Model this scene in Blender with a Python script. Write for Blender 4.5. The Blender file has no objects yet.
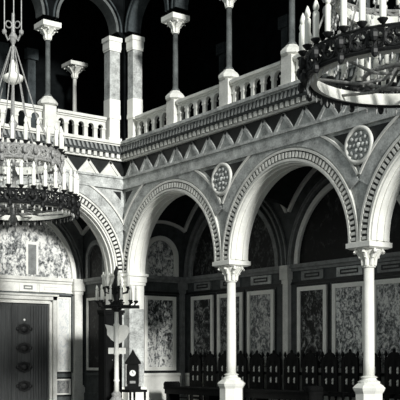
import bpy, bmesh, math, random
from mathutils import Vector, Matrix
random.seed(7)
PI = math.pi
sc = bpy.context.scene
COL = sc.collection

# ------------------------------------------------------------------ materials
MATS = {}
def mat(name, v, tint=(0.96, 1.0, 0.99), var=0.3, scale=6.0, rough=0.6, spec=0.3, bump=0.0, metal=0.0, stretch=(1, 1, 1), fine=40.0):
    m = bpy.data.materials.new(name); m.use_nodes = True
    nt = m.node_tree; N = nt.nodes; L = nt.links
    b = N['Principled BSDF']
    b.inputs['Roughness'].default_value = rough
    b.inputs['Specular IOR Level'].default_value = spec
    b.inputs['Metallic'].default_value = metal
    tc = N.new('ShaderNodeTexCoord'); mp = N.new('ShaderNodeMapping'); mp.inputs['Scale'].default_value = stretch
    L.new(tc.outputs['Object'], mp.inputs['Vector'])
    n1 = N.new('ShaderNodeTexNoise'); n1.inputs['Scale'].default_value = scale; n1.inputs['Detail'].default_value = 6
    n2 = N.new('ShaderNodeTexNoise'); n2.inputs['Scale'].default_value = fine; n2.inputs['Detail'].default_value = 3
    L.new(mp.outputs[0], n1.inputs['Vector']); L.new(mp.outputs[0], n2.inputs['Vector'])
    mx = N.new('ShaderNodeMix'); mx.data_type = 'FLOAT'; mx.inputs[0].default_value = 0.4
    L.new(n1.outputs['Fac'], mx.inputs[2]); L.new(n2.outputs['Fac'], mx.inputs[3])
    r = N.new('ShaderNodeValToRGB')
    lo, hi = max(v * (1 - var), 0.0), min(v * (1 + var), 0.95)
    r.color_ramp.elements[0].position = 0.32; r.color_ramp.elements[1].position = 0.68
    r.color_ramp.elements[0].color = (lo * tint[0], lo * tint[1], lo * tint[2], 1)
    r.color_ramp.elements[1].color = (hi * tint[0], hi * tint[1], hi * tint[2], 1)
    L.new(mx.outputs[0], r.inputs[0]); L.new(r.outputs[0], b.inputs['Base Color'])
    if bump:
        bp = N.new('ShaderNodeBump'); bp.inputs['Strength'].default_value = bump; bp.inputs['Distance'].default_value = 0.02
        L.new(mx.outputs[0], bp.inputs['Height']); L.new(bp.outputs[0], b.inputs['Normal'])
    MATS[name] = m
    return m

def painting(name, seed, dark, light, scale=3.0, warp=1.6, bias=0.5, light_low=0.0, zmid=0.0):
    """a mural of its own colours: dark ground with pale figures and foliage"""
    m = bpy.data.materials.new(name); m.use_nodes = True
    nt = m.node_tree; N = nt.nodes; L = nt.links
    b = N['Principled BSDF']; b.inputs['Roughness'].default_value = 0.55; b.inputs['Specular IOR Level'].default_value = 0.2
    tc = N.new('ShaderNodeTexCoord'); mp = N.new('ShaderNodeMapping')
    mp.inputs['Location'].default_value = (seed * 3.1, seed * 1.7, seed * 2.3); mp.inputs['Scale'].default_value = (1, 1, 0.75)
    L.new(tc.outputs['Object'], mp.inputs['Vector'])
    n1 = N.new('ShaderNodeTexNoise'); n1.inputs['Scale'].default_value = scale; n1.inputs['Detail'].default_value = 5
    n1.inputs['Distortion'].default_value = warp
    n2 = N.new('ShaderNodeTexNoise'); n2.inputs['Scale'].default_value = scale * 5; n2.inputs['Detail'].default_value = 4
    n2.inputs['Distortion'].default_value = 0.8
    L.new(mp.outputs[0], n1.inputs['Vector']); L.new(mp.outputs[0], n2.inputs['Vector'])
    mx = N.new('ShaderNodeMix'); mx.data_type = 'FLOAT'; mx.inputs[0].default_value = 0.45
    L.new(n1.outputs['Fac'], mx.inputs[2]); L.new(n2.outputs['Fac'], mx.inputs[3])
    last = mx.outputs[0]
    if light_low:
        sx = N.new('ShaderNodeSeparateXYZ'); L.new(tc.outputs['Object'], sx.inputs[0])
        mr = N.new('ShaderNodeMapRange'); mr.inputs[1].default_value = zmid + 0.5; mr.inputs[2].default_value = zmid - 0.5
        mr.inputs[3].default_value = -light_low * 0.4; mr.inputs[4].default_value = light_low
        L.new(sx.outputs['Z'], mr.inputs[0])
        ad = N.new('ShaderNodeMath'); ad.operation = 'ADD'; L.new(last, ad.inputs[0]); L.new(mr.outputs[0], ad.inputs[1]); last = ad.outputs[0]
    r = N.new('ShaderNodeValToRGB'); cr = r.color_ramp
    cr.elements[0].position = bias - 0.07; cr.elements[1].position = bias + 0.1
    cr.elements[0].color = (dark * .95, dark, dark, 1); cr.elements[1].color = (light, light, light * .96, 1)
    e = cr.elements.new(bias + 0.0); g = (dark * 0.75 + light * 0.25); e.color = (g * .96, g, g, 1)
    L.new(last, r.inputs[0]); L.new(r.outputs[0], b.inputs['Base Color'])
    return m

STONE_L = mat('pale_stone', 0.66, (1, 1, .94), .22, 4, .6)
STONE_W = mat('white_marble', 0.8, (1, 1, .94), .1, 5, .45)
STONE_M = mat('grey_granite', 0.43, (.97, 1, .97), .55, 5, .65, .15, fine=28)
STONE_G = mat('mid_granite', 0.27, (.96, 1, .98), .4, 7, .6, fine=60)
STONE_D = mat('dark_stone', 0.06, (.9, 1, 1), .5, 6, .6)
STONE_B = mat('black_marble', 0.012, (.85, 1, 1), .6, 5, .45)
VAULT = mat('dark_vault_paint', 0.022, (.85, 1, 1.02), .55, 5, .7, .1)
GDARK = mat('gallery_shade_black', 0.006, (.85, 1, 1.05), .7, 3, 1, .0)  # near-black colour puts the unlit gallery's darkness into its walls
SHAFTM = mat('dark_column_marble', 0.11, (.92, 1, .99), .5, 6, .4)
GDIM = mat('shaded_gallery_stone', 0.06, (.85, 1, 1.05), .7, 3, .9, .05)  # stone darkened in colour to look unlit inside the gallery
WOOD = mat('dark_wood', 0.007, (.95, 1, 1), .5, 5, .65, .1, stretch=(4, 4, 1))
DOORW = mat('door_wood', 0.055, (.95, 1, 1), .55, 4, .55, .25, stretch=(6, 6, .35))
IRON = mat('black_iron', 0.012, (.95, 1, 1.02), .5, 20, .5, .3)
METAL = mat('grey_metal', 0.30, (1, 1, .97), .5, 30, .45, .4)
CANDLE = mat('white_candle', 0.9, (1, 1, .93), .05, 5, .5)
GLASS = mat('crystal', 0.55, (1, 1, .97), .5, 30, .2, .6)
FLOORM = mat('dark_parquet', 0.05, (1, .98, .95), .4, 3, .4, .4)
FABRIC = mat('dark_fabric', 0.007, (.95, 1, 1), .5, 25, .9, .1)
DIAL = mat('white_dial', 0.85, (1, 1, .96), .05, 5, .4)
RINGM = mat('grey_moulding', 0.2, (.96, 1, .98), .4, 7, .6)

# ------------------------------------------------------------------ helpers
WLOC = {}
def link(o, parent=None):
    COL.objects.link(o)
    if parent is not None: o.parent = parent
    return o
def obj(name, bm, m, parent=None, smooth=False, origin=None, recalc=True):
    """bm holds world coordinates; the object's origin goes to the parent (or to origin)"""
    if recalc: bmesh.ops.recalc_face_normals(bm, faces=bm.faces[:])
    base = Vector((0, 0, 0))
    if parent is not None: base = WLOC.get(parent.name, Vector((0, 0, 0)))
    if origin is not None: base = Vector(origin)
    bmesh.ops.translate(bm, vec=-base, verts=bm.verts[:])
    me = bpy.data.meshes.new(name); bm.to_mesh(me); bm.free()
    ms = m if isinstance(m, (list, tuple)) else [m]
    for k in ms: me.materials.append(k)
    if smooth:
        for p in me.polygons: p.use_smooth = True
    o = bpy.data.objects.new(name, me); link(o, parent)
    if parent is None or origin is not None:
        pb = WLOC.get(parent.name, Vector((0, 0, 0))) if parent is not None else Vector((0, 0, 0))
        o.location = base - pb
    WLOC[o.name] = base
    return o
def tag(o, label, cat, group=None):
    o['label'] = label; o['category'] = cat
    if group: o['group'] = group
    elif 'group' in o: del o['group']
    return o
def thing(name, loc, label, cat, group=None, rz=0):
    o = bpy.data.objects.new(name, None); o.empty_display_size = .2; COL.objects.link(o)
    o.location = loc; o.rotation_euler = (0, 0, rz); WLOC[o.name] = Vector(loc)
    return tag(o, label, cat, group)
def struct(o):
    o['kind'] = 'structure'; return o
CH = {}
def kids(o):
    return [c for c in COL.objects if c.parent == o]
def copy_tree(o, parent=None):
    c = o.copy(); COL.objects.link(c); c.parent = parent
    for ch in kids(o): copy_tree(ch, c)
    return c
def dup(o, loc, label, group=None, rz=None):
    c = copy_tree(o); c.location = loc; c['label'] = label
    if rz is not None: c.rotation_euler = (0, 0, rz)
    if group: c['group'] = group
    WLOC[c.name] = Vector(loc)
    return c

FR = lambda a, o, z: (a, -o, z)        # right arcade: a along it from the corner, o out into the hall
FL = lambda a, o, z: (o, -a, z)        # left arcade
B = bmesh.new
def hexa(bm, p):
    v = [bm.verts.new(q) for q in p]
    for f in ((0, 1, 2, 3), (7, 6, 5, 4), (0, 4, 5, 1), (1, 5, 6, 2), (2, 6, 7, 3), (3, 7, 4, 0)):
        bm.faces.new([v[i] for i in f])
def fbox(bm, F, a0, a1, o0, o1, z0, z1):
    hexa(bm, [F(a0, o0, z0), F(a1, o0, z0), F(a1, o1, z0), F(a0, o1, z0), F(a0, o0, z1), F(a1, o0, z1), F(a1, o1, z1), F(a0, o1, z1)])
def box(bm, x0, x1, y0, y1, z0, z1):
    fbox(bm, lambda a, o, z: (a, o, z), x0, x1, y0, y1, z0, z1)
def fpoly(bm, F, pts, o0, o1):
    a = [bm.verts.new(F(p[0], o0, p[1])) for p in pts]; b = [bm.verts.new(F(p[0], o1, p[1])) for p in pts]
    bm.faces.new(a); bm.faces.new(b[::-1]); n = len(pts)
    for i in range(n): bm.faces.new((a[i], a[(i + 1) % n], b[(i + 1) % n], b[i]))
def prism(bm, pts, z0, z1):
    a = [bm.verts.new((p[0], p[1], z0)) for p in pts]; b = [bm.verts.new((p[0], p[1], z1)) for p in pts]
    bm.faces.new(a); bm.faces.new(b[::-1]); n = len(pts)
    for i in range(n): bm.faces.new((a[i], a[(i + 1) % n], b[(i + 1) % n], b[i]))
def ring(bm, F, ca, cz, r0, r1, o0, o1, t0=0.0, t1=PI, n=40, zmax=99):
    prev = None
    for i in range(n + 1):
        t = t0 + (t1 - t0) * i / n
        q = []
        for r, o in ((r0, o0), (r1, o0), (r1, o1), (r0, o1)):
            q.append(bm.verts.new(F(ca + r * math.cos(t), o, min(cz + r * math.sin(t), zmax))))
        if prev:
            for k in range(4): bm.faces.new((prev[k], prev[(k + 1) % 4], q[(k + 1) % 4], q[k]))
        else: bm.faces.new(q)
        prev = q
    bm.faces.new(prev[::-1])
def cut_ring(bm, F, ca, cz, r0, r1, o0, o1, half, n=40, zmax=99):
    """arch ring that stops at the vertical lines ca +- half"""
    t = math.acos(min(half / r1, 1.0)) if r1 > half else 0.0
    ring(bm, F, ca, cz, r0, r1, o0, o1, t, PI - t, n, zmax)
def lathe(bm, prof, c=(0, 0, 0), n=16, ph=0.0):
    rows = []
    for r, z in prof:
        r = max(r, 0.0005)
        rows.append([bm.verts.new((c[0] + r * math.cos(ph + 2 * PI * k / n), c[1] + r * math.sin(ph + 2 * PI * k / n), c[2] + z)) for k in range(n)])
    for A, Bq in zip(rows, rows[1:]):
        for k in range(n): bm.faces.new((A[k], A[(k + 1) % n], Bq[(k + 1) % n], Bq[k]))
    bm.faces.new(rows[0][::-1]); bm.faces.new(rows[-1])
def tube(bm, pts, r, n=6, r_end=None):
    pts = [Vector(p) for p in pts]; rows = []
    for i, p in enumerate(pts):
        d = (pts[min(i + 1, len(pts) - 1)] - pts[max(i - 1, 0)]).normalized()
        up = Vector((0, 0, 1)) if abs(d.z) < .9 else Vector((1, 0, 0))
        s = d.cross(up).normalized(); t = d.cross(s).normalized()
        rr = r if r_end is None else r + (r_end - r) * i / (len(pts) - 1)
        rows.append([bm.verts.new(p + s * rr * math.cos(2 * PI * k / n) + t * rr * math.sin(2 * PI * k / n)) for k in range(n)])
    for A, Bq in zip(rows, rows[1:]):
        for k in range(n): bm.faces.new((A[k], A[(k + 1) % n], Bq[(k + 1) % n], Bq[k]))
    bm.faces.new(rows[0][::-1]); bm.faces.new(rows[-1])
def torus(bm, c, R, r, nu=24, nv=6, F=None, sq=1.0):
    """ring; F maps (a, o, z); flat in the a-z plane when F is given, else horizontal"""
    rows = []
    for i in range(nu):
        t = 2 * PI * i / nu; row = []
        for j in range(nv):
            p = 2 * PI * j / nv
            x = (R + r * math.cos(p)) * math.cos(t); y = (R + r * math.cos(p)) * math.sin(t); h = r * sq * math.sin(p)
            row.append(bm.verts.new(F(c[0] + x, c[1] + h, c[2] + y) if F else (c[0] + x, c[1] + y, c[2] + h)))
        rows.append(row)
    for i in range(nu):
        for j in range(nv):
            bm.faces.new((rows[i][j], rows[(i + 1) % nu][j], rows[(i + 1) % nu][(j + 1) % nv], rows[i][(j + 1) % nv]))
def blob(bm, c, rx, ry, rz, n=10, m=6):
    rows = []
    for i in range(1, m):
        f = -PI / 2 + PI * i / m
        rows.append([bm.verts.new((c[0] + rx * math.cos(f) * math.cos(2 * PI * k / n), c[1] + ry * math.cos(f) * math.sin(2 * PI * k / n), c[2] + rz * math.sin(f))) for k in range(n)])
    bot = bm.verts.new((c[0], c[1], c[2] - rz)); top = bm.verts.new((c[0], c[1], c[2] + rz))
    for A, Bq in zip(rows, rows[1:]):
        for k in range(n): bm.faces.new((A[k], A[(k + 1) % n], Bq[(k + 1) % n], Bq[k]))
    for k in range(n):
        bm.faces.new((bot, rows[0][(k + 1) % n], rows[0][k])); bm.faces.new((top, rows[-1][k], rows[-1][(k + 1) % n]))

# ------------------------------------------------------------------ measures (metres)
P = 4.24            # bay pitch
SP = 3.44           # springing of the arches
RI = 1.85           # intrados
T = 0.45            # arcade thickness
DR, DLft = 1.95, 2.15   # aisle depth behind each arcade front
ZA, ZF0, ZF1, ZC = 5.62, 5.92, 6.34, 6.80
NR, NL = 3, 2
LR, LL = P * NR, P * NL

# ------------------------------------------------------------------ floor
b = B(); box(b, -3.6, 24, -16, 3.6, -.2, 0); struct(obj('floor', b, FLOORM))

# ------------------------------------------------------------------ arcade walls
def arcade(name, F, nb, a_start):
    bm = B(); st = []
    if a_start < 0: st.append((a_start, SP)); st.append((0.0, SP))
    for k in range(nb):
        c = P * (k + .5)
        if k == 0 and a_start >= 0: st.append((0.0, SP))
        for i in range(49):
            t = PI - PI * i / 48
            st.append((c + RI * math.cos(t), SP + RI * math.sin(t)))
    st.append((P * nb + .27, SP))
    prev = None
    for a, z in st:
        q = [bm.verts.new(F(a, 0, z)), bm.verts.new(F(a, 0, ZC)), bm.verts.new(F(a, -T, ZC)), bm.verts.new(F(a, -T, z))]
        if prev:
            for k in range(4): bm.faces.new((prev[k], prev[(k + 1) % 4], q[(k + 1) % 4], q[k]))
        else: bm.faces.new(q)
        prev = q
    bm.faces.new(prev[::-1])
    o = struct(obj(name, bm, STONE_M))
    # soffit linings: pale stone
    bm = B()
    for k in range(nb):
        c = P * (k + .5)
        ring(bm, F, c, SP, RI - .035, RI + .01, .02, -T - .01, 0, PI, 48)
        for o0, o1 in ((-.1, -.16), (-.29, -.35)): ring(bm, F, c, SP, RI - .06, RI - .03, o0, o1, 0, PI, 48)
    struct(obj('trim_1', bm, STONE_W))
    return o
arcade('wall_right', FR, NR, -T)
arcade('wall_left', FL, NL, 0.0)

def archivolts(F, nb, side):
    d = B(); pl = B(); fi = B()
    for k in range(nb):
        c = P * (k + .5)
        # bead ring: blocks between two fillets
        ring(d, F, c, SP, RI, RI + .05, 0, .06, 0, PI, 56)
        ring(d, F, c, SP, RI + .215, RI + .265, 0, .06, 0, PI, 56)
        n = 58
        for i in range(n):
            t = PI * (i + .5) / n
            ring(d, F, c, SP, RI + .075, RI + .19, 0, .055, t - .0145, t + .0145, 2)
        cut_ring(pl, F, c, SP, RI + .29, RI + .56, 0, .045, P / 2 - .005, 60, ZA)
        cut_ring(fi, F, c, SP, RI + .575, RI + .625, 0, .065, P / 2 - .005, 60, ZA + .03)
    struct(obj('trim_2', d, STONE_L)); struct(obj('trim_3', pl, STONE_M)); struct(obj('trim_4', fi, STONE_L))
    b2 = B()
    for k in range(nb):                                  # dark bed the beads stand on
        ring(b2, F, P * (k + .5), SP, RI + .05, RI + .215, .001, .012, 0, PI, 56)
    struct(obj('trim_5', b2, STONE_B))
archivolts(FR, NR, 'right'); archivolts(FL, NL, 'left')

# ------------------------------------------------------------------ spandrels
def spandrel(bm, F, am, r, z1):
    """curved triangle between two arches about the column line am"""
    pts = []
    h1 = z1 - SP; dx1 = P / 2 - math.sqrt(max(r * r - h1 * h1, 0))
    zb = SP + math.sqrt(r * r - (P / 2) ** 2)
    n = 10
    for i in range(n + 1):
        z = z1 + (zb - z1) * i / n
        pts.append((am - (P / 2 - math.sqrt(r * r - (z - SP) ** 2)), z))
    for i in range(1, n + 1):
        z = zb + (z1 - zb) * i / n
        pts.append((am + (P / 2 - math.sqrt(r * r - (z - SP) ** 2)), z))
    fpoly(bm, F, pts, .001, .015)
def half_spandrel(bm, F, r, z1):
    a0 = .1; c = P / 2; zb = SP + math.sqrt(r * r - (c - a0) ** 2); pts = [(a0, z1)]
    for i in range(9):
        z = zb + (z1 - zb) * i / 8
        pts.append((c - math.sqrt(r * r - (z - SP) ** 2), z))
    fpoly(bm, F, pts, .001, .015)
bm = B()
for k in range(1, NR): spandrel(bm, FR, P * k, 2.54, ZA - .06)
half_spandrel(bm, FR, 2.72, ZA - .06)
half_spandrel(bm, FL, 2.78, ZA - .06)
for k in range(1, NL): spandrel(bm, FL, P * k, 2.54, ZA - .06)
struct(obj('trim_6', bm, STONE_B))

def medallion(F, a, z, label):
    loc = F(a, .015, z)
    t = thing('medallion', loc, label, 'medallion', 'carved medallions between the arches')
    bm = B(); torus(bm, (a, .05, z), .33, .045, 32, 8, F, .8); obj('rim', bm, STONE_L, t, True)
    bm = B(); ring(bm, F, a, z, .0, .31, .015, .04, 0, 2 * PI, 24)
    for rr, cnt in ((.22, 10), (.11, 6)):
        for i in range(cnt):
            th = 2 * PI * i / cnt
            p = F(a + rr * math.cos(th), .05, z + rr * math.sin(th)); blob(bm, p, .045, .04, .045, 8, 5)
    blob(bm, F(a, .05, z), .06, .05, .06, 8, 5)
    obj('carved_disc', bm, STONE_M, t)
medallion(FR, P, 5.26, 'round carved stone medallion above the front column between first two arches')
medallion(FR, 2 * P, 5.26, 'round carved stone medallion below the right chandelier, above the second column')

# ------------------------------------------------------------------ frieze and cornice
def entablature(F, length, inset):
    # architrave strip
    bm = B(); fbox(bm, F, 0, length, 0, .07, ZA, ZA + .06); fbox(bm, F, 0, length, 0, .045, ZA + .06, ZF0 - .03); fbox(bm, F, 0, length, 0, .08, ZF0 - .03, ZF0 + .03)
    struct(obj('trim_7', bm, STONE_M))
    bm = B(); fbox(bm, F, 0, length, 0, .015, ZF0 + .03, ZF1); struct(obj('trim_8', bm, STONE_B))
    bm = B(); w = .65; n = int(length / w)
    for i in range(n):
        a0 = i * w + .16 - (.0 if F is FR else .05); a1 = a0 + w - .01; am = (a0 + a1) / 2; z0 = ZF0 + .03; z1 = ZF1 - .02
        if a0 < .02: continue
        # raised chevron border
        tb = .075
        for (p, q) in (((a0, z0), (am, z1)), ((am, z1), (a1, z0))):
            dx, dz = q[0] - p[0], q[1] - p[1]; l = math.hypot(dx, dz); nx, nz = dz / l * tb, -dx / l * tb
            fpoly(bm, F, [p, q, (q[0] + nx * .9, q[1] + nz), (p[0] + nx * .9, p[1] + nz)], .015, .06)
        # sunk face inside
        v = [bm.verts.new(F(*q)) for q in ((a0, .02, z0), (a1, .02, z0), (am, .02, z1), (am, .045, z0 + .15))]
        bm.faces.new((v[0], v[1], v[3])); bm.faces.new((v[1], v[2], v[3])); bm.faces.new((v[2], v[0], v[3])); bm.faces.new((v[0], v[2], v[1]))
    struct(obj('trim_9', bm, STONE_L if F is FL else STONE_M))  # one stone on both sides: brighter light on the left put into its colour
    # cornice
    bm = B(); fbox(bm, F, 0, length, 0, .10, ZF1, ZF1 + .05)
    k = 0; a = .04
    while a < length: fbox(bm, F, a, a + .09, .02, .15, ZF1 + .05, ZF1 + .16); a += .17
    struct(obj('trim_10', bm, STONE_L))
    bm = B(); fbox(bm, F, 0, length, 0, .07, ZF1 + .05, ZF1 + .16); fbox(bm, F, 0, length + 0, 0, .17, ZF1 + .16, ZF1 + .2)
    fbox(bm, F, 0, length, 0, .17, ZF1 + .2, ZF1 + .35)
    struct(obj('trim_11', bm, STONE_D))
    bm = B(); a = .02                                   # leaning leaf ornament
    while a < length:
        fpoly(bm, F, [(a, ZF1 + .205), (a + .06, ZF1 + .205), (a + .11, ZF1 + .345), (a + .05, ZF1 + .345)], .17, .215); a += .125
    struct(obj('trim_12', bm, STONE_G))
    bm = B()
    fpoly_pts = [(0, ZF1 + .36)]
    fbox(bm, F, -.0, length, 0, .23, ZF1 + .35, ZF1 + .39); fbox(bm, F, 0, length, 0, .27, ZF1 + .39, ZC)
    struct(obj('trim_13', bm, STONE_L if F is FL else STONE_M))  # left slab paler, right greyer: difference in lighting carried by the stone tone
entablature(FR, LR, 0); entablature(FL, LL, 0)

# ------------------------------------------------------------------ corner pier under the arcades
def lprism(bm, e, z0, z1):
    prism(bm, [(e, -e), (.27 + e, -e), (.27 + e, T + e), (-T - e, T + e), (-T - e, -.27 - e), (e, -.27 - e)], z0, z1)
t = thing('corner_pier', (0, 0, 0), 'pale stone pier in the corner where the two arcades meet', 'pier')
bm = B(); lprism(bm, 0, 2.52, SP - .3); obj('upper_block', bm, STONE_W, t)
bm = B()
for k in range(8): z = .5 + k * .2525; lprism(bm, -.012, z, z + .012); lprism(bm, 0, z + .012, z + .2525)
obj('shaft', bm, STONE_M, t)
bm = B(); lprism(bm, .03, SP - .3, SP - .22); lprism(bm, .05, SP - .22, SP - .07); lprism(bm, .09, SP - .07, SP); obj('impost', bm, STONE_W, t)
bm = B(); lprism(bm, .09, 0, .42); lprism(bm, .05, .42, .5); obj('base', bm, STONE_W, t)

# ------------------------------------------------------------------ arcade columns
def square(bm, h, z0, z1, c=(0, 0), h1=None):
    h1 = h if h1 is None else h1
    p = [(c[0] + sx * h, c[1] + sy * h, z0) for sx, sy in ((-1, -1), (1, -1), (1, 1), (-1, 1))] + [(c[0] + sx * h1, c[1] + sy * h1, z1) for sx, sy in ((-1, -1), (1, -1), (1, 1), (-1, 1))]
    hexa(bm, p)
def capital(bm, c, z0, z1, r0, h1, leaves=8):
    lathe(bm, [(r0 * 1.25, z0), (r0 * 1.35, z0 + .02), (r0 * 1.05, z0 + .04), (r0 * 1.15, z0 + (z1 - z0) * .5), (h1 * .95, z1 - .02), (h1 * .95, z1)], (c[0], c[1], 0), 16)
    H = z1 - z0
    for i in range(leaves):                              # upright leaves curling out under the slab
        th = 2 * PI * (i + .5) / leaves; c_, s_ = math.cos(th), math.sin(th)
        q = lambda rr, zz: (c[0] + rr * c_, c[1] + rr * s_, z0 + zz * H)
        tube(bm, [q(r0 * 1.2, .12), q(r0 * 1.4, .45), q(r0 * 1.9, .62), q(r0 * 2.0, .52)], r0 * .34, 6, r0 * .2)
        tube(bm, [q(r0 * 1.3, .45), q(h1 * .85, .8), q(h1 * 1.12, .93), q(h1 * 1.2, .78)], r0 * .36, 6, r0 * .28)
def arcade_column(label):
    x, y = P, T / 2
    t = thing('arcade_column', (x, y, 0), label, 'column', 'slender columns carrying the right arcade')
    bm = B(); lathe(bm, [(.36, 0), (.36, .12), (.31, .16), (.27, .2), (.27, .56), (.31, .62), (.33, .67), (.28, .72), (.22, .76)], (x, y, 0), 8, PI / 8); obj('pedestal', bm, STONE_W, t)
    bm = B(); lathe(bm, [(.21, .76), (.215, .79), (.15, .82), (.14, .85), (.17, .87), (.115, .9)], (x, y, 0), 20); obj('base', bm, STONE_W, t)
    bm = B(); lathe(bm, [(.108, .88), (.108, 1.2), (.098, 2.98)], (x, y, 0), 20); obj('shaft', bm, STONE_W, t, True)
    bm = B(); capital(bm, (x, y), 2.96, 3.3, .1, .25); obj('capital', bm, STONE_W, t)
    bm = B(); square(bm, .25, 3.3, 3.33, (x, y), .31); square(bm, .31, 3.33, 3.42, (x, y)); square(bm, .28, 3.42, SP, (x, y)); obj('abacus', bm, STONE_W, t)
    return t
c0 = arcade_column('white column on an octagonal pedestal, between the first and second right-hand arches')
dup(c0, (2 * P, T / 2, 0), 'white column below the right chandelier, carrying the second and third arches')
dup(c0, (3 * P, T / 2, 0), 'white column beyond the third arch of the right arcade')
c4 = dup(c0, (-T / 2, -P, 0), 'white column of the left arcade beyond its first arch')

# ------------------------------------------------------------------ aisle shells
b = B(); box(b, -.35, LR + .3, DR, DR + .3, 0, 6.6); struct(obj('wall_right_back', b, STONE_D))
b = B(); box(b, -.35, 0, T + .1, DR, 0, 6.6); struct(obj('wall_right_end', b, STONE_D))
b = B(); box(b, LR + .0, LR + .3, T, DR, 0, 6.6); struct(obj('wall_right_sunblock', b, STONE_D))  # unseen wall, added to stop sun flooding in at the open aisle end
b = B(); box(b, -DLft - .3, -DLft, -LL - .3, .3, 0, 6.6); struct(obj('wall_left_back', b, SHAFTM))
b = B(); fbox(b, FL, 0, LL, -DLft, -DLft + .012, 3.03, 3.3); struct(obj('trim_21', b, STONE_L))
b = B(); box(b, -DLft, -T - .1, 0, .3, 0, 6.6); struct(obj('wall_left_end', b, STONE_D))

def vault(name, F, D, nb, m):
    bm = B(); V = 1.31; h = (D - T) / 2; oc = -(T + D) / 2
    RA = math.hypot(V, P / 2); RB = math.hypot(V, h)
    na, no = 40 * nb, 14; g = []
    for i in range(na + 1):
        a = P * nb * i / na; row = []
        k = min(int(a / P), nb - 1); da = a - P * (k + .5)
        for j in range(no + 1):
            o = -T - (D - T) * j / no
            z = SP + max(math.sqrt(max(RA * RA - da * da, 0)), math.sqrt(max(RB * RB - (o - oc) ** 2, 0)))
            row.append(bm.verts.new(F(a, o, z)))
        g.append(row)
    for i in range(na):
        for j in range(no): bm.faces.new((g[i][j], g[i + 1][j], g[i + 1][j + 1], g[i][j + 1]))
    struct(obj(name, bm, m, recalc=False))
    # pale lines where the vault meets the walls
    bm = B()
    for k in range(nb):
        c = P * (k + .5)
        cut_ring(bm, F, c, SP, RA - .1, RA - .02, -D, -D + .07, P / 2 - .01, 40)
    G = lambda a, o, z: F(o, a, z)
    cut_ring(bm, G, oc, SP, RB - .1, RB - .02, 0, .07, h, 20)
    struct(obj('trim_14', bm, STONE_W))
    bm = B()
    for k in range(nb):
        c = P * (k + .5)
        ring(bm, F, c, SP, 2.06, 2.1, -D, -D + .06, 0, PI, 40); ring(bm, F, c, SP, 1.95, 2.0, -D, -D + .1, 0, PI, 40)
    struct(obj('trim_15', bm, RINGM))
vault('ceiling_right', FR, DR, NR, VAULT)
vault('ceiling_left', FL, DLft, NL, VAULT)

# sills, plinths and pilasters of the back walls
def wainscot(F, D, length, start, sill, plinth, skip=()):
    bm = B(); fbox(bm, F, start, length, -D, -D + .05, 3.28, 3.35); fbox(bm, F, start, length, -D, -D + .1, 3.35, 3.44)
    struct(obj('trim_16', bm, sill))
    bm = B()
    segs = []; a = start
    for s0, s1 in list(skip) + [(length, length)]:
        if s0 > a: segs.append((a, s0))
        a = s1
    for s0, s1 in segs: fbox(bm, F, s0, s1, -D, -D + .06, 0, .3); fbox(bm, F, s0, s1, -D, -D + .03, .3, .78); fbox(bm, F, s0, s1, -D, -D + .07, .78, .85)
    struct(obj('trim_17', bm, plinth))
    bm = B()
    for s0, s1 in segs: fbox(bm, F, s0, s1, -D, -D + .02, 2.97, 3.03)
    struct(obj('trim_18', bm, STONE_B))
wainscot(FR, DR, LR, 0, RINGM, STONE_L)
wainscot(FL, DLft, LL, 0, STONE_L, STONE_L, skip=((.36, 3.3),))
GR = lambda a, o, z: (o, a, z)                # end wall of the right aisle: a is world y, o is world x
GL = lambda a, o, z: (-a, -o, z)              # end wall of the left aisle: a is -x, o is -y
wainscot(GR, 0, DR, T, RINGM, STONE_W)
wainscot(GL, 0, DLft, T, RINGM, STONE_D)

def pilaster(F, a, D, label, hw=.1, m=STONE_L, up=SP + 1.2):
    loc = F(a, -D, 0)
    t = thing('pilaster', loc, label, 'pilaster', 'pilasters on the walls behind the arcades')
    bm = B(); fbox(bm, F, a - hw, a + hw, -D + .001, -D + .11, .5, 3.0); obj('shaft', bm, m, t)
    bm = B(); fbox(bm, F, a - hw - .05, a + hw + .05, -D + .001, -D + .16, 0, .45); fbox(bm, F, a - hw - .03, a + hw + .03, -D + .001, -D + .13, .45, .5); obj('base', bm, m, t)
    bm = B(); fbox(bm, F, a - hw - .02, a + hw + .02, -D + .001, -D + .13, 3.0, 3.1); fbox(bm, F, a - hw - .05, a + hw + .05, -D + .001, -D + .17, 3.1, 3.43); obj('capital', bm, m, t)
    return t
pilaster(FR, P + .0, DR, 'narrow pilaster seen through the second right arch, beside a dark panel', .09)
pilaster(FR, 2 * P, DR, 'narrow pilaster behind the column below the right chandelier', .09)
pilaster(FL, .2, DLft, 'pale pilaster right of the tall light panel beside the door', .12, STONE_L)
pilaster(GR, DR - .13, 0, 'narrow pilaster in the aisle corner seen through the first right arch', .06, RINGM)

# ------------------------------------------------------------------ lunettes
def lunette(F, D, c, cz, r, stilt, label, pm, rim, wmul=1.0, ground=True):
    loc = F(c, -D, cz - stilt)
    t = thing('lunette_painting', loc, label, 'mural', 'arched murals above the panelling')
    pts = [(c + (r - .12) * math.cos(PI * i / 32), cz + (r - .12) * math.sin(PI * i / 32)) for i in range(33)]
    if stilt: pts += [(c - (r - .12), cz - stilt), (c + (r - .12), cz - stilt)]
    bm = B(); fpoly(bm, F, pts, -D + .002, -D + .02); obj('canvas', bm, pm, t)
    bm = B(); ring(bm, F, c, cz, r - .12, r, -D + .002, -D + .09, 0, PI, 40)
    if stilt:
        for s in (-1, 1): fbox(bm, F, c + s * (r - .12), c + s * r, -D + .002, -D + .09, cz - stilt, cz)
    obj('arched_rim', bm, rim, t)
    return t
lunette(GR, 0, 1.12, 3.95, .56, .5, 'small arched mural on the end wall inside the first right arch', painting('mural_a', 1, .07, .75, 5, 1.2, .47), STONE_W)
lunette(FR, DR, P * .5, SP, 1.84, 0, 'dark arched mural on the back wall behind the first column', painting('mural_b', 2, .01, .16, 3.2, 1.4, .56), RINGM)
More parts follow.
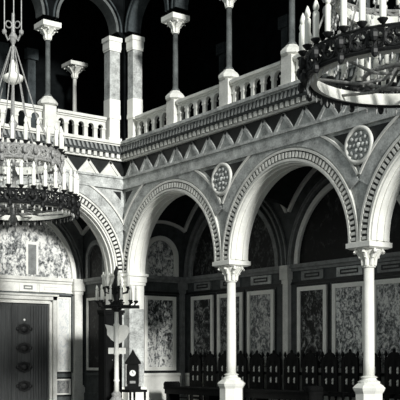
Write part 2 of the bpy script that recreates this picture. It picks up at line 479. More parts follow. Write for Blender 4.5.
lunette(FR, DR, P * 1.5, SP, 1.84, 0, 'large dark arched mural inside the second right arch', painting('mural_c', 3, .004, .06, 3.0, 1.4, .6), STONE_W)
lunette(FR, DR, P * 2.5, SP, 1.84, 0, 'dark arched mural inside the third arch at the right edge', painting('mural_d', 4, .004, .06, 3.0, 1.4, .58), RINGM)
le = lunette(FL, DLft, P * .5, SP, 1.86, 0, 'large pale arched mural above the double door', painting('mural_e', 5, .05, .74, 3.4, 1.5, .46), STONE_W)
bm = B(); fbox(bm, FL, 1.45, 1.69, -DLft + .021, -DLft + .026, 3.5, 4.3); obj('painted_tower', bm, RINGM, le)
bm = B()
for q in ((1.69, 1.75, 3.5, 4.4), (1.39, 1.45, 3.5, 4.36), (1.45, 1.69, 4.3, 4.38)): fbox(bm, FL, q[0], q[1], -DLft + .021, -DLft + .028, q[2], q[3])
obj('painted_frame', bm, STONE_W, le)
lunette(FL, DLft, P * 1.5, SP, 1.86, 0, 'arched mural behind the second arch of the left arcade', painting('mural_f', 6, .06, .6, 4.0, 1.5, .48), STONE_W)
lunette(GL, 0, 1.35, 3.95, .5, .5, 'narrow dark arched mural right of the pale mural above the door', painting('mural_g', 8, .006, .1, 5, 1.4, .56), RINGM)

# ------------------------------------------------------------------ wall paintings
def wall_painting(F, D, a0, a1, z0, z1, label, pm, frame, fw=.1, border=None, name='wall_painting', cat='wall panel', group='framed panels along the aisle walls'):
    t = thing(name, F((a0 + a1) / 2, -D, z0), label, cat, group)
    bm = B(); fbox(bm, F, a0 + fw, a1 - fw, -D + .002, -D + .03, z0 + fw, z1 - fw); obj('canvas', bm, pm, t)
    bm = B()
    fbox(bm, F, a0, a0 + fw, -D + .002, -D + .065, z0, z1); fbox(bm, F, a1 - fw, a1, -D + .002, -D + .065, z0, z1)
    fbox(bm, F, a0 + fw, a1 - fw, -D + .002, -D + .06, z0, z0 + fw); fbox(bm, F, a0 + fw, a1 - fw, -D + .002, -D + .06, z1 - fw, z1)
    obj('frame', bm, frame, t)
    # the thin dark line round the frame
    g = .05; bm = B()
    fbox(bm, F, a0 - g, a0, -D + .001, -D + .02, z0 - g, z1 + g); fbox(bm, F, a1, a1 + g, -D + .001, -D + .02, z0 - g, z1 + g)
    fbox(bm, F, a0, a1, -D + .001, -D + .02, z0 - g, z0); fbox(bm, F, a0, a1, -D + .001, -D + .02, z1, z1 + g)
    obj('border', bm, STONE_B, t)
    return t
def plaque(F, D, a0, a1, z0, z1, label, m, line=None):
    line = line or STONE_B
    t = thing('plaque', F((a0 + a1) / 2, -D, z0), label, 'plaque', 'small plaques in the band under the murals')
    bm = B(); fbox(bm, F, a0, a1, -D + .002, -D + .04, z0, z1); obj('slab', bm, m, t)
    bm = B(); w = .035; s0, s1, q0, q1 = a0 + .12, a1 - .12, z0 + .05, z1 - .05
    fbox(bm, F, s0, s1, -D + .04, -D + .05, q0, q0 + w); fbox(bm, F, s0, s1, -D + .04, -D + .05, q1 - w, q1)
    fbox(bm, F, s0, s0 + w, -D + .04, -D + .05, q0 + w, q1 - w); fbox(bm, F, s1 - w, s1, -D + .04, -D + .05, q0 + w, q1 - w)
    obj('inlay_line', bm, line, t)
offs = ((.36, 1.33), (1.52, 2.55), (2.75, 3.75))
where = (('first panel from the aisle corner, dim painting seen through the first right arch', 'second panel from the aisle corner, just left of the front column', 'grey painted panel just right of the front column'),
         ('dark painted panel with a pale frame, right of the narrow pilaster', 'mottled light painted panel left of the column below the right chandelier', 'painted panel hidden behind the column below the right chandelier'),
         ('mottled panel right of the column at the right edge', 'painted panel beyond the right edge column', 'last painted panel of the right aisle'))
tones = (((.02, .4, .52), (.02, .4, .52), (.08, .6, .48)), ((.008, .4, .55), (.05, .8, .48), (.05, .7, .48)), ((.06, .8, .48), (.05, .6, .5), (.05, .6, .5)))
pw = (('dim plaque above the first panel from the aisle corner', 'dim plaque above the panel left of the front column', 'grey plaque above the panel right of the front column'),
      ('dim plaque above the dark panel right of the narrow pilaster', 'pale plaque with dark rectangular outline, left of the second column capital', 'plaque behind the second column capital'),
      ('pale plaque above the panel at the right edge', 'plaque beyond the right edge column', 'last plaque of the right aisle'))
for k in range(NR):
    for j, (s0, s1) in enumerate(offs):
        d, l, bi = tones[k][j]
        wall_painting(FR, DR, P * k + s0, P * k + s1, .92, 2.9, where[k][j], painting('panel_%d%d' % (k, j), 10 + 3 * k + j, d, l, 4.5, 1.8, bi), STONE_W)
        plaque(FR, DR, P * k + s0 + .12, P * k + s1 - .12, 3.05, 3.26, pw[k][j], STONE_M if (k, j) in ((1, 1), (2, 0), (0, 2)) else RINGM)
wall_painting(GR, 0, .6, 1.62, .92, 2.9, 'ornamental painted panel, light below and dark above, on the end wall beside the clock', painting('panel_end', 37, .03, .85, 4.2, 2.0, .49, .07, 1.0), STONE_W)
wall_painting(FL, DLft, .42, .84, .88, 2.92, 'tall narrow pale panel between the door and the corner pilaster', painting('panel_pale', 33, .55, .78, 7, 1.5, .42), STONE_W, .04)
wall_painting(FL, DLft, .42, .88, .25, .68, 'low grey rectangular panel under the tall pale panel', painting('panel_low', 34, .14, .32, 7, 1.5, .45), STONE_W, .04)
wall_painting(GL, 0, .75, 1.85, .92, 2.9, 'dark narrow panel on the end wall behind the cabinet', painting('panel_dark', 35, .006, .1, 5, 1.5, .6), STONE_L, .07)
wall_painting(FL, DLft, 3.42, 3.91, .88, 2.92, 'tall narrow pale panel on the far side of the door', painting('panel_pale_b', 36, .42, .74, 7, 1.5, .42), STONE_W, .04)
plaque(FL, DLft, 1.45, 1.95, 3.04, 3.25, 'square plaque with grey lines above the middle of the door', STONE_W, RINGM)
plaque(FL, DLft, .55, 1.35, 3.04, 3.25, 'long pale plaque above the right side of the door', STONE_W, STONE_L)

# ------------------------------------------------------------------ the double door
def door():
    t = bpy.data.objects.new('door_1', None); COL.objects.link(t); t.location = FL(P / 2, -DLft, 0); WLOC[t.name] = Vector(t.location)
    struct(t); tag(t, 'dark wooden double door with iron bosses in a pale stone surround', 'door')
    hw, H = 1.03, 2.72; c = P / 2; D = DLft
    bm = B()
    for s in (-1, 1):
        fbox(bm, FL, c + s * hw, c + s * (hw + .05), -D, -D + .1, 0, H + .05)
        fbox(bm, FL, c + s * (hw + .09), c + s * (hw + .2), -D, -D + .14, 0, H + .22)
        fbox(bm, FL, c + s * (hw + .05), c + s * (hw + .09), -D, -D + .06, 0, H + .2)
    fbox(bm, FL, c - hw, c + hw, -D, -D + .1, H, H + .05); fbox(bm, FL, c - hw - .09, c + hw + .09, -D, -D + .06, H + .05, H + .1)
    fbox(bm, FL, c - hw - .2, c + hw + .2, -D, -D + .14, H + .1, H + .2); fbox(bm, FL, c - hw - .24, c + hw + .24, -D, -D + .19, H + .2, H + .25)
    obj('door_frame', bm, STONE_L, t)
    for s in (-1, 1):
        a0, a1 = (c - hw, c - .005) if s < 0 else (c + .005, c + hw)
        bm = B(); fbox(bm, FL, a0, a1, -D + .001, -D + .03, 0, H)
        for i in range(13):                               # vertical ribs
            x = a0 + (a1 - a0) * (i + .5) / 13
            if abs(x - (c + s * .3)) < .2: continue
            fbox(bm, FL, x - .022, x + .022, -D + .03, -D + .055, .1, H - .06)
        lf = obj('door_leaf', bm, DOORW, t)
        bm = B(); x = c + s * .3; fbox(bm, FL, x - .19, x + .19, -D + .031, -D + .045, .12, H - .08); obj('centre_panel', bm, DOORW, lf)
        if s > 0: continue
        for z in (.505, 1.01, 1.52, 2.03):
            bm = B()
            pts = [(x + .2 * math.cos(PI * i / 8) * (1.08 if i % 2 == 0 else .95), z + .15 * math.sin(PI * i / 8) * (1.05 if i % 2 == 0 else .95)) for i in range(16)]
            fpoly(bm, FL, pts, -D + .045, -D + .07); blob(bm, FL(x, -D + .07, z), .05, .12, .1, 10, 6)
            for s2 in (-1, 1): blob(bm, FL(x + s2 * .19, -D + .06, z), .03, .06, .05, 8, 5)
            obj('iron_boss', bm, IRON, lf)
        bm = B(); blob(bm, FL(x, -D + .06, 2.27), .03, .035, .035, 8, 6); obj('door_stud', bm, DIAL, lf)
    bm = B(); fbox(bm, FL, c - .03, c + .03, -D + .03, -D + .07, 0, H); obj('meeting_strip', bm, DOORW, t)
door()

# ------------------------------------------------------------------ gallery shell
b = B(); box(b, -3.5, LR + .3, T, 3.3, 6.6, ZC); struct(obj('gallery_floor_right', b, STONE_D))
b = B(); box(b, -3.5, -T, -LL - .3, T, 6.6, ZC); struct(obj('gallery_floor_left', b, STONE_D))
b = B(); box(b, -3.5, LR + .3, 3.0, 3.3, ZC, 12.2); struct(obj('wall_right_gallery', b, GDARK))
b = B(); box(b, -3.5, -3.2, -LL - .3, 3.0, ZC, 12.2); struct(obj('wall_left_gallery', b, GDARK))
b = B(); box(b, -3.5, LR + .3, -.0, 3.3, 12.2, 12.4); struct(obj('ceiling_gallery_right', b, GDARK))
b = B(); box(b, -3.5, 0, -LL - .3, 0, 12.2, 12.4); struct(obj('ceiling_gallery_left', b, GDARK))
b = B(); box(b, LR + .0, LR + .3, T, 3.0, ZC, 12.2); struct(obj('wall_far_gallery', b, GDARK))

GP = P / 2; GS = 9.56; GRAD = .86
def gallery_arches(name, F, nb, a_start):
    bm = B(); st = [(a_start, GS)] if a_start < 0 else [(0, GS)]
    for k in range(nb):
        c = GP * (k + .5)
        for i in range(25):
            t = PI - PI * i / 24
            st.append((c + GRAD * math.cos(t), GS + .15 + GRAD * math.sin(t)))
    st.append((GP * nb + .2, GS)); prev = None
    for a, z in st:
        q = [bm.verts.new(F(a, -.02, z)), bm.verts.new(F(a, -.02, 12.2)), bm.verts.new(F(a, -.36, 12.2)), bm.verts.new(F(a, -.36, z))]
        if prev:
            for k in range(4): bm.faces.new((prev[k], prev[(k + 1) % 4], q[(k + 1) % 4], q[k]))
        else: bm.faces.new(q)
        prev = q
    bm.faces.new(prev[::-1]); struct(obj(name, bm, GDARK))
    bm = B(); 
    for k in range(nb):
        c = GP * (k + .5); ring(bm, F, c, GS + .15, GRAD - .02, GRAD + .05, -.0, -.38, 0, PI, 24); 
    struct(obj('trim_19', bm, SHAFTM if F is FL else GDIM))  # right rims darker than left; gallery shade put into their stone
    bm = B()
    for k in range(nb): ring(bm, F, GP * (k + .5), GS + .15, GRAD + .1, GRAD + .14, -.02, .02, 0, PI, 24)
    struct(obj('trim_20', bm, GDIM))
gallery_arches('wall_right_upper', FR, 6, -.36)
gallery_arches('wall_left_upper', FL, 4, 0)

# gallery corner piers
def gallery_pier(F, label):
    t = thing('gallery_pier', F(.37, -.2, ZC), label, 'pier', 'paired square piers at the gallery corner')
    a0, a1 = (.1, .4) if F is FL else (.13, .38)
    def bx(bm, e, z0, z1): fbox(bm, F, a0 - e, a1 + e, -.04 + e, -.32 - e, z0, z1)
    bm = B(); bx(bm, 0, 7.95, 9.2); obj('shaft', bm, STONE_M, t)
    bm = B(); bx(bm, .04, ZC, 6.95); bx(bm, .0, 6.95, 7.45); bx(bm, .02, 7.45, 7.55); bx(bm, .01, 7.55, 7.95); obj('base', bm, STONE_W, t)
    bm = B(); bx(bm, .02, 9.2, 9.25); bx(bm, .03, 9.25, 9.45); bx(bm, .05, 9.45, GS); obj('capital', bm, STONE_W, t)
gallery_pier(FL, 'square gallery pier left of the corner gap, above the left arcade')
gallery_pier(FR, 'square gallery pier right of the corner gap, above the right arcade')
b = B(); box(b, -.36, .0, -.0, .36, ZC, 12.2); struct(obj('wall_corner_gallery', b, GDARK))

# gallery columns
def gallery_column(F, a, label, ground=7.0):
    x, y, _ = F(a, -.16, 0)
    t = thing('gallery_column', (x, y, ZC), label, 'column', 'thin columns standing along the gallery balustrade')
    bm = B(); square(bm, .2, ZC, 6.92, (x, y)); square(bm, .16, 6.92, 7.5, (x, y)); lathe(bm, [(.17, 7.5), (.25, 7.54), (.25, 7.6), (.2, 7.66), (.14, 7.71), (.12, 7.74)], (x, y, 0), 8, PI / 8); obj('pedestal', bm, STONE_L, t)
    bm = B(); lathe(bm, [(.1, 7.74), (.1, 7.78), (.065, 7.82), (.06, 9.16)], (x, y, 0), 14); obj('shaft', bm, SHAFTM, t, True)
    bm = B(); capital(bm, (x, y), 9.14, 9.42, .065, .2); obj('capital', bm, STONE_W, t)
    bm = B(); square(bm, .19, 9.4, 9.44, (x, y), .25); square(bm, .25, 9.44, GS, (x, y)); obj('abacus', bm, STONE_W, t)
    return t
g0 = gallery_column(FR, GP, 'thin gallery column nearest the corner piers, on the right balustrade')
for k, lab in ((2, 'thin gallery column above the front arcade column'), (3, 'gallery column with broad pedestal just left of the right chandelier'), (4, 'gallery column hidden behind the candles of the right chandelier'), (5, 'gallery column beyond the right chandelier')):
    dup(g0, (GP * k, .16, ZC), lab)
dup(g0, (-.16, -GP, ZC), 'gallery column with a pale capital right of the hanging chains, left balustrade')
dup(g0, (-.16, -2 * GP, ZC), 'gallery column of the left balustrade beyond the chandelier chains')
# column further back in the left gallery
x, y = -2.45, -.1
t = thing('gallery_column', (x, y, ZC), 'slim column with lower pale capital set back in the dark left gallery', 'column')
bm = B(); lathe(bm, [(.14, ZC), (.14, 7.05), (.08, 7.1)], (x, y, 0), 12); obj('base', bm, STONE_L, t)
bm = B(); lathe(bm, [(.07, 7.1), (.05, 9.1)], (x, y, 0), 12); obj('shaft', bm, STONE_L, t, True)
bm = B(); capital(bm, (x, y), 9.08, 9.4, .06, .24); obj('capital', bm, STONE_L, t)
bm = B(); square(bm, .27, 9.4, 9.5, (x, y)); obj('abacus', bm, STONE_L, t)
# dim pilasters on the back wall of the gallery
def dim_pilaster(F, a, D, label):
    t = thing('pilaster', F(a, -D, ZC), label, 'pilaster', 'dim pilasters on the gallery back wall')
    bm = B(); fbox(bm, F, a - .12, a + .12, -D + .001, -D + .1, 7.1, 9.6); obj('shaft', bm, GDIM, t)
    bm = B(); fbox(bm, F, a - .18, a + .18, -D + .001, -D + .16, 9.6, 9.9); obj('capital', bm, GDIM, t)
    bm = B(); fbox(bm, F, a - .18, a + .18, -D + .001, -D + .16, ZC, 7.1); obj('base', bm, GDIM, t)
for a, lab in ((1.1, 'dim pilaster in the dark left gallery beside the set-back slim column'), (2.0, 'dim pilaster in the dark left gallery behind the chandelier chains')): dim_pilaster(FL, a, 3.2, lab)
for a, lab in ((.4, 'dim pilaster in the dark right gallery behind the first thin column'), (3.0, 'dim pilaster in the dark right gallery behind the second thin column'), (5.4, 'dim pilaster in the dark right gallery left of the chandelier')): dim_pilaster(FR, a, 3.0, lab)

# ------------------------------------------------------------------ balustrades
def baluster_mesh(F, name):
    q = .052 if F is FL else .042
    bm = B(); fbox(bm, F, -q - .015, q + .015, -.06, .06, 6.86, 6.9); fbox(bm, F, -q, q, -.04, .04, 6.9, 7.14); fbox(bm, F, -q - .015, q + .015, -.055, .055, 7.14, 7.18)
    bmesh.ops.recalc_face_normals(bm, faces=bm.faces[:])
    me = bpy.data.meshes.new(name); bm.to_mesh(me); bm.free(); me.materials.append(STONE_L); return me
BAL = {True: baluster_mesh(FR, 'baluster'), False: baluster_mesh(FL, 'baluster')}
def balustrade(F, a0, a1, label, nb):
    oc = -.14
    t = thing('balustrade', F((a0 + a1) / 2, oc, ZC), label, 'balustrade', 'pale stone balustrades between the gallery columns')
    w = (a1 - a0) / nb
    bm = B(); fbox(bm, F, a0, a1, oc + .1, oc - .1, ZC, 6.86); obj('base_rail', bm, STONE_L, t)
    bm = B(); fbox(bm, F, a0, a1, oc + .08, oc - .08, 7.34, 7.38); fbox(bm, F, a0, a1, oc + .12, oc - .12, 7.38, 7.45); obj('top_rail', bm, STONE_L, t)
    # row of small round arches under the rail
    bm = B(); r = w / 2 - (.06 if F is FL else .05)
    for k in range(nb):
        c = a0 + w * (k + .5)
        top = [(c + r * math.cos(PI * i / 10), 7.18 + min(r, .12) * math.sin(PI * i / 10)) for i in range(11)]
        for i in range(10):
            p, q = top[i], top[i + 1]
            hexa(bm, [F(p[0], oc - .045, p[1]), F(q[0], oc - .045, q[1]), F(q[0], oc + .045, q[1]), F(p[0], oc + .045, p[1]),
                      F(p[0], oc - .045, 7.34), F(q[0], oc - .045, 7.34), F(q[0], oc + .045, 7.34), F(p[0], oc + .045, 7.34)])
        for e0, e1 in ((c - w / 2, c - r), (c + r, c + w / 2)): fbox(bm, F, e0, e1, oc - .045, oc + .045, 7.18, 7.34)
    obj('arched_band', bm, STONE_L, t)
    for k in range(nb + 1):
        a = a0 + w * k
        if k == 0: a += .05
        if k == nb: a -= .05
        o = bpy.data.objects.new('baluster', BAL[F is FR]); link(o, t)
        p = Vector(F(a, oc, 0)); o.location = p - Vector((WLOC[t.name].x, WLOC[t.name].y, WLOC[t.name].z))
bl = [(FR, .5, GP - .2, 'balustrade between the corner pier and the first right gallery column', 4),
      (FR, GP + .2, 2 * GP - .2, 'balustrade between the first and second right gallery columns', 5),
      (FR, 2 * GP + .2, 3 * GP - .2, 'balustrade left of the broad pedestal beside the right chandelier', 5),
      (FR, 3 * GP + .2, 4 * GP - .2, 'balustrade directly behind the right chandelier candles', 5),
      (FR, 4 * GP + .2, 5 * GP - .2, 'balustrade at the far right behind the chandelier', 5),
      (FL, .5, GP - .2, 'balustrade between the left corner pier and the left gallery column', 5),
      (FL, GP + .2, 2 * GP - .2, 'balustrade behind the left chandelier at the left edge', 5)]
for a in bl: balustrade(*a)

# ------------------------------------------------------------------ chandeliers
def small_mesh(name, bm, m, smooth=True):
    bmesh.ops.recalc_face_normals(bm, faces=bm.faces[:])
    me = bpy.data.meshes.new(name); bm.to_mesh(me); bm.free(); me.materials.append(m)
    if smooth:
        for p in me.polygons: p.use_smooth = True
    return me
bm = B(); lathe(bm, [(.03, 0), (.034, .02), (.034, .27), (.028, .285)], n=10); CAND = small_mesh('candle', bm, CANDLE)
bm = B(); lathe(bm, [(.012, .285), (.03, .31), (.033, .34), (.02, .385), (.004, .42)], n=10); BULB = small_mesh('bulb', bm, CANDLE)
bm = B(); lathe(bm, [(.01, -.06), (.03, -.05), (.06, -.01), (.065, .0), (.03, .005)], n=10); CUP = small_mesh('drip_cup', bm, IRON)
def candle(parent, loc, s=1.0):
    o = bpy.data.objects.new('candle', CAND); link(o, parent); o.location = loc; o.scale = (s, s, s)
    u = bpy.data.objects.new('bulb', BULB); link(u, o)
    return o
def tier(t, z, R, n, names, hm=None):
    """openwork iron hoop with pale inner band, cups and candles; local coordinates"""
    bm = B()
    torus(bm, (0, 0, z + .13), R, .02, 48, 6); torus(bm, (0, 0, z - .13), R, .025, 48, 6)
    m = int(R * 30)
    for i in range(m):
        th = 2 * PI * i / m; c, s = math.cos(th), math.sin(th)
        Fq = lambda a, o, zz: (R * c - a * s + o * c, R * s + a * c + o * s, zz)
        torus(bm, (0, 0, z), .105, .024, 12, 5, Fq); torus(bm, (.06, 0, z + .05), .05, .022, 8, 4, Fq); torus(bm, (-.06, 0, z - .05), .05, .022, 8, 4, Fq); torus(bm, (-.06, 0, z + .06), .035, .016, 8, 4, Fq); torus(bm, (.06, 0, z - .06), .035, .016, 8, 4, Fq)
        if i % 2 == 0:
            blob(bm, ((R + .05) * c, (R + .05) * s, z - .16), .045, .045, .07, 6, 5); blob(bm, ((R + .06) * c, (R + .06) * s, z + .02), .05, .05, .08, 6, 5)
    obj(names[0], bm, hm or IRON, None).parent = t
    bm = B(); prev = None; k = 64; first = None
    for i in range(k):
        th = 2 * PI * i / k; q = [bm.verts.new((r * math.cos(th), r * math.sin(th), zz)) for r, zz in ((R - .16, z - .15), (R - .07, z - .13), (R - .07, z + .02), (R - .1, z + .02))]
        if prev:
            for j in range(4): bm.faces.new((prev[j], prev[(j + 1) % 4], q[(j + 1) % 4], q[j]))
        else: first = q
        prev = q
    for j in range(4): bm.faces.new((prev[j], prev[(j + 1) % 4], first[(j + 1) % 4], first[j]))
    obj(names[1], bm, CANDLE, None).parent = t
    for i in range(n):
        th = 2 * PI * (i + .25) / n
        o = bpy.data.objects.new('drip_cup', CUP); link(o, t); o.location = ((R + .03) * math.cos(th), (R + .03) * math.sin(th), z + .2)
        candle(t, ((R + .03) * math.cos(th), (R + .03) * math.sin(th), z + .2), 1.15)
    bm = B()
    for i in range(int(R * 44)):
        th = 2 * PI * i / int(R * 44)
        lathe(bm, [(.002, z - .15), (.012, z - .19), (.016, z - .215), (.002, z - .25)], ((R - .04) * math.cos(th), (R - .04) * math.sin(th), 0), 5)
    o = obj(names[2], bm, GLASS, None); o.parent = t; o['kind'] = 'stuff'
LU = .98
def chandelier(loc, label):
    t = thing('chandelier', loc, label, 'chandelier', 'great candle chandeliers hanging over the hall')
    tier(t, 0, 1.3, 34, ('lower_hoop', 'lower_band', 'lower_fringe'))
    tier(t, .95, LU, 24, ('upper_hoop', 'upper_band', 'upper_fringe'), METAL)
    # inner tier of lamps on short arms, seen from below
    bm = B(); torus(bm, (0, 0, -.1), .55, .03, 32, 6)
    for i in range(8):
        th = 2 * PI * i / 8; tube(bm, [(0, 0, .25), (.3 * math.cos(th), .3 * math.sin(th), -.12), (.62 * math.cos(th), .62 * math.sin(th), -.16), (1.28 * math.cos(th), 1.28 * math.sin(th), -.06)], .02, 6)
    obj('spider_arms', bm, METAL, None, True).parent = t
    for i in range(12):
        th = 2 * PI * (i + .5) / 12; candle(t, (.58 * math.cos(th), .58 * math.sin(th), -.08), .9)
    bm = B(); lathe(bm, [(.01, -.42), (.06, -.38), (.1, -.3), (.05, -.2), (.09, -.05), (.16, .05), (.08, .15), (.06, .5), (.12, .6), (.05, .75), (.05, 1.6), (.1, 1.7), (.03, 1.8), (.03, 2.55)], n=14); obj('stem', bm, METAL, None, True).parent = t
    bm = B(); lathe(bm, [(.02, 2.5), (.07, 2.53), (.2, 2.6), (.22, 2.68), (.1, 2.76), (.08, 2.92), (.02, 3.05)], n=14); obj('cup', bm, CANDLE, None, True).parent = t
    bm = B()
    for i in range(9):
        th = 2 * PI * i / 9; c, s = math.cos(th), math.sin(th)
        tube(bm, [(.05 * c, .05 * s, 3.3), (.5 * c, .5 * s, 1.9), (LU * c, LU * s, .98)], .012, 5)
        tube(bm, [(LU * c, LU * s, .9), (1.28 * c, 1.28 * s, .12)], .012, 5)
    obj('suspension_rods', bm, METAL, None).parent = t
    bm = B(); lathe(bm, [(.02, 2.95), (.06, 3.2), (.03, 3.35), (.1, 3.5), (.04, 3.6), (.03, 4.0)], n=12)
    for i in range(3):
        th = 2 * PI * i / 3 + .55; c, s = math.cos(th), math.sin(th)
        tube(bm, [(0, 0, 3.55), (.12 * c, .12 * s, 3.42), (.2 * c, .2 * s, 3.58)], .022, 6); blob(bm, (.2 * c, .2 * s, 3.58), .05, .05, .06, 8, 6)
        Fq = lambda a, o, zz: (a * c - o * s, a * s + o * c, zz); torus(bm, (.1, 0, 3.75), .07, .014, 12, 5, Fq)
    obj('hanger', bm, METAL, None).parent = t
    bm = B()
    for i in range(3):
        th = 2 * PI * i / 3 + .55; tube(bm, [(.2 * math.cos(th), .2 * math.sin(th), 3.58), (.2 * math.cos(th), .2 * math.sin(th), 7.4)], .013, 5)
    obj('chains', bm, METAL, None).parent = t
    bm = B()                                             # strings of crystal drops between the hoops
    for i in range(40):
        th = 2 * PI * i / 40; c, s = math.cos(th), math.sin(th)
        for k in range(9):
            f = k / 8; rr = LU - .05 + (1.2 - LU) * f; blob(bm, (rr * c, rr * s, .78 - .62 * f - .12 * math.sin(PI * f)), .017, .017, .032, 5, 4)
    o = obj('crystal_strings', bm, GLASS, None); o.parent = t; o['kind'] = 'stuff'
    return t
ch = chandelier((2.9, -4.5, 4.42), 'left chandelier hanging on long chains before the pale mural and door')
dup(ch, (13.17, -3.97, 4.85), 'large candle chandelier at the upper right, cut by the picture edge')

# ------------------------------------------------------------------ candelabrum in front of the corner
x, y = 2.46, -1.72
t = thing('candelabrum', (x, y, 0), 'tall standing candelabrum on a pale pole in front of the corner pier', 'candelabrum')
bm = B(); lathe(bm, [(.34, 0), (.34, .05), (.28, .1), (.24, .2), (.16, .28), (.1, .36), (.12, .42), (.07, .48)], (x, y, 0), 12); obj('base', bm, METAL, t)
bm = B(); lathe(bm, [(.06, .48), (.055, .7), (.075, .73), (.055, .76), (.05, 1.3), (.07, 1.34), (.05, 1.38), (.048, 1.95), (.075, 2.0), (.05, 2.05), (.045, 2.35)], (x, y, 0), 14); obj('pole', bm, STONE_W, t, True)
r_ = Vector((.592, -.806, 0))                                    # the shield faces the hall
def Fs(a, o, z):
    u = Vector((.592, .806, 0)); n = Vector((.806, -.592, 0)); u = Vector((n.y * -1, n.x, 0)); p = Vector((x, y, 0)) + u * a + n * o
    return (p.x, p.y, z)
bm = B(); pts = [(.02, 1.56), (.14, 1.62), (.23, 1.72), (.28, 1.84), (.28, 1.94), (.22, 2.0), (.08, 2.0), (0, 1.93), (-.06, 1.97), (-.27, 2.02), (-.22, 1.9), (-.22, 1.78), (-.12, 1.66)]
fpoly(bm, Fs, pts, -.07, -.03); obj('heart_shield', bm, STONE_W, t)
bm = B(); fbox(bm, Fs, -.19, -.05, -.07, -.02, 1.34, 1.48); fbox(bm, Fs, .05, .21, -.07, -.02, 1.34, 1.48); fbox(bm, Fs, -.05, .05, -.075, -.04, 1.36, 1.46); obj('cross_block', bm, STONE_W, t)
bm = B(); fbox(bm, Fs, -.35, .52, -.1, .1, 2.38, 2.45); torus(bm, (x, y, 2.42), .34, .035, 32, 6); lathe(bm, [(.05, 2.3), (.12, 2.36), (.12, 2.47), (.06, 2.55), (.1, 2.75), (.14, 2.85), (.08, 2.98), (.05, 3.1), (.07, 3.2), (.015, 3.35)], (x, y, 0), 12)
obj('crown_hub', bm, IRON, t)
for lv, (R, z, n, ph) in enumerate(((.46, 2.5, 12, .2), (.3, 2.82, 7, .5))):
    for i in range(n):
        th = 2 * PI * i / n + ph; c, s = math.cos(th), math.sin(th)
        bm = B(); tube(bm, [(x + .05 * c, y + .05 * s, z + .05), (x + R * .5 * c, y + R * .5 * s, z - .1), (x + R * .9 * c, y + R * .9 * s, z - .07), (x + R * c, y + R * s, z + .04)], .018, 6)
        lathe(bm, [(.01, z), (.05, z + .03), (.055, z + .05), (.02, z + .06)], (x + R * c, y + R * s, 0), 10)
        obj('arm', bm, IRON, t)
        candle(t, (R * c, R * s, z + .05), .85)

# ------------------------------------------------------------------ dark cabinet in the corner
t = thing('cabinet', (.22, -.56, 0), 'tall dark cabinet against the left corner pier, behind the candelabrum', 'cabinet')
bm = B(); box(bm, .1, .4, -.82, -.3, .12, 2.35); obj('body', bm, WOOD, t)
bm = B(); box(bm, .1, .42, -.84, -.28, 0, .12); obj('plinth', bm, WOOD, t)
bm = B(); box(bm, .1, .43, -.85, -.27, 2.35, 2.4); box(bm, .1, .45, -.87, -.25, 2.4, 2.47); obj('cornice', bm, WOOD, t)
for y0, y1 in ((-.8, -.565), (-.555, -.32)):
    bm = B(); box(bm, .4, .42, y0, y1, .18, 2.3); dd = obj('door', bm, WOOD, t)
    bm = B(); blob(bm, (.435, y1 - .04 if y0 < -.7 else y0 + .04, 1.2), .015, .015, .015, 8, 6); obj('knob', bm, METAL, dd)

# ------------------------------------------------------------------ clock on its table
x, y = 1.42, -.62
zt = .48
t = thing('side_table', (x, y, 0), 'low dark table under the pointed clock', 'table')
bm = B(); box(bm, x - .26, x + .3, y - .28, y + .22, zt - .06, zt); obj('tabletop', bm, WOOD, t)
for sx, sy in ((-.22, -.24), (.26, -.24), (-.22, .18), (.26, .18)):
    bm = B(); lathe(bm, [(.03, 0), (.035, .1), (.022, .18), (.03, .3), (.03, zt - .06)], (x + sx, y + sy, 0), 10); obj('leg', bm, WOOD, t)
t = thing('clock', (x, y, zt), 'dark gabled clock with a round white dial on a low table', 'clock', rz=0)
dv = Vector((.806, -.592, 0)); du = Vector((.592, .806, 0))
def Fc(a, o, z):
    p = Vector((x, y, 0)) + du * a + dv * o; return (p.x, p.y, z)
bm = B(); fbox(bm, Fc, -.19, .19, -.1, .12, zt, zt + .08); fbox(bm, Fc, -.15, .15, -.08, .08, zt + .08, zt + .62); obj('case', bm, WOOD, t)
bm = B(); fbox(bm, Fc, -.19, .19, -.11, .11, zt + .62, zt + .68); fpoly(bm, Fc, [(-.18, zt + .68), (.18, zt + .68), (.05, zt + .88), (0, zt + .98), (-.05, zt + .88)], -.09, .09); obj('gable', bm, WOOD, t)
for s in (-1, 1):
    bm = B(); p = Fc(s * .165, .09, 0); lathe(bm, [(.03, zt + .08), (.03, zt + .12), (.018, zt + .14), (.018, zt + .56), (.03, zt + .6), (.03, zt + .62)], (p[0], p[1], 0), 10); obj('side_column', bm, METAL, t)
bm = B(); ring(bm, Fc, 0, zt + .4, 0, .075, .08, .1, 0, 2 * PI, 24); dl = obj('dial', bm, DIAL, t)
bm = B(); fbox(bm, Fc, -.006, .006, .101, .106, zt + .4, zt + .455); fbox(bm, Fc, 0, .04, .101, .106, zt + .395, zt + .406); obj('hands', bm, IRON, dl)
bm = B(); fbox(bm, Fc, -.07, .07, .08, .09, zt + .15, zt + .21); obj('lower_plate', bm, METAL, t)

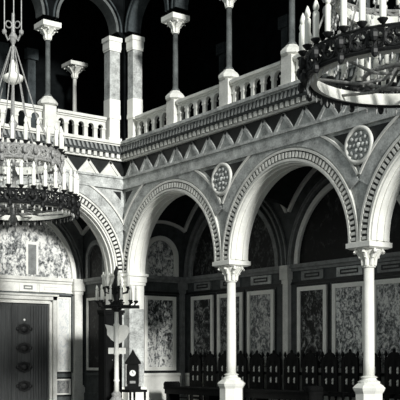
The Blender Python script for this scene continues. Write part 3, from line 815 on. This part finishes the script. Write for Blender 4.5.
# ------------------------------------------------------------------ chairs along the right aisle
def chair(loc, label):
    X, Y = loc[0], loc[1]
    F = lambda a, o, z: (X + a, Y - o, z)      # o towards the hall
    t = thing('high_backed_chair', (X, Y, 0), label, 'chair', 'dark carved chairs in a row along the right aisle wall')
    bm = B(); fbox(bm, F, -.24, .24, -.16, .26, .42, .47); fbox(bm, F, -.22, .22, -.14, .24, .47, .51); obj('seat', bm, FABRIC, t)
    for sx in (-1, 1):
        for oo in (-.18, .22):
            bm = B(); p = F(sx * .21, oo, 0); lathe(bm, [(.03, 0), (.035, .04), (.02, .08), (.03, .2), (.02, .34), (.03, .38), (.03, .42)], (p[0], p[1], 0), 8); obj('leg', bm, WOOD, t)
    bm = B()
    for a0, a1 in ((-.25, -.145), (-.055, .055), (.145, .25)): fbox(bm, F, a0, a1, -.22, -.17, .42, 1.2)
    for z0, z1 in ((.47, .66), (.8, .91), (1.06, 1.2)):
        for a0, a1 in ((-.145, -.055), (.055, .145)): fbox(bm, F, a0, a1, -.215, -.175, z0, z1)
    obj('backrest', bm, WOOD, t)
    for sx in (-1, 1):
        for z0, z1 in ((.66, .8), (.91, 1.06)):
            bm = B(); p = F(sx * .1, -.195, 0); zm = (z0 + z1) / 2; lathe(bm, [(.012, z0), (.03, z0 + .02), (.022, zm), (.034, zm + .02), (.012, z1)], (p[0], p[1], 0), 8); obj('spindle', bm, STONE_L, t)
    bm = B(); pts = [(-.25, 1.2), (.25, 1.2), (.2, 1.26)] + [(.16 * math.cos(PI * i / 8), 1.27 + .1 * math.sin(PI * i / 8)) for i in range(9)] + [(-.2, 1.26)]
    fpoly(bm, F, pts, -.215, -.175); p = F(0, -.195, 1.38); blob(bm, p, .045, .03, .06, 8, 6); obj('crest', bm, WOOD, t)
    for sx in (-1, 1):
        bm = B(); p = F(sx * .225, -.195, 0); lathe(bm, [(.025, 1.2), (.035, 1.23), (.015, 1.26), (.04, 1.31), (.03, 1.35), (.005, 1.4)], (p[0], p[1], 0), 8); obj('finial', bm, WOOD, t)
    bm = B(); fbox(bm, F, -.2, .2, .205, .235, .2, .24); fbox(bm, F, -.2, .2, -.195, -.165, .2, .24); obj('stretcher', bm, WOOD, t)
    return t
labs = ['dark carved chair nearest the aisle corner, first of the row', 'dark carved chair second from the aisle corner', 'dark carved chair third from the aisle corner', 'dark carved chair just left of the front column shaft',
        'dark carved chair just right of the front column shaft', 'dark carved chair below the grey panel right of the front column', 'dark carved chair left of the narrow pilaster', 'dark carved chair below the narrow pilaster',
        'dark carved chair below the dark panel with pale frame', 'dark carved chair between the dark panel and the mottled panel', 'dark carved chair below the mottled light panel', 'dark carved chair just left of the second column shaft',
        'dark carved chair just right of the second column shaft', 'dark carved chair at the right edge of the picture']
cy = 1.5
ck = chair((.85, cy), labs[0])
for i in range(1, 14):
    dup(ck, (.85 + .63 * i, cy, 0), labs[i])

# ------------------------------------------------------------------ long bench before the chairs
t = thing('bench', (3.6, .78, 0), 'long low dark bench in front of the row of chairs', 'bench')
bm = B(); box(bm, 1.0, 6.4, .6, .98, .34, .46); obj('seat', bm, WOOD, t)
bm = B(); box(bm, .98, 6.42, .58, 1.0, .46, .52)
obj('cushion', bm, FABRIC, t)
for x in (1.1, 2.8, 4.6, 6.3):
    bm = B(); box(bm, x - .06, x + .06, .62, .96, 0, .34); obj('leg', bm, WOOD, t)
for x in (1.06, 6.34):
    bm = B()
    for i in range(9):
        yy = .6 + .38 * i / 8; blob(bm, (x, yy, .57), .1, .04, .085, 8, 6)
    obj('scroll_end', bm, FABRIC, t)

# ------------------------------------------------------------------ light
w = bpy.data.worlds.new('World'); sc.world = w; w.use_nodes = True
bg = w.node_tree.nodes['Background']; bg.inputs[0].default_value = (.92, 1.0, 1.0, 1); bg.inputs[1].default_value = .36
sd = bpy.data.lights.new('Daylight', 'SUN'); sd.energy = 4.5; sd.angle = math.radians(7); sd.color = (1, 1, .97)
so = bpy.data.objects.new('Daylight', sd); COL.objects.link(so); so.location = (20, -6, 10)
so.rotation_euler = Vector((-.93, .13, -.26)).to_track_quat('-Z', 'Y').to_euler()

# ------------------------------------------------------------------ camera
cd = bpy.data.cameras.new('Camera'); cd.sensor_width = 36; cd.lens = 960 / 400 * 36; cd.shift_y = .4
co = bpy.data.objects.new('Camera', cd); COL.objects.link(co)
co.location = (21.32, -13.2, 1.2); co.rotation_euler = (PI / 2, 0, math.atan2(.806, .592))
sc.camera = co
sc.view_settings.view_transform = 'Standard'; sc.view_settings.look = 'None'; sc.view_settings.exposure = 0; sc.view_settings.gamma = 1
sc.view_settings.use_curve_mapping = False
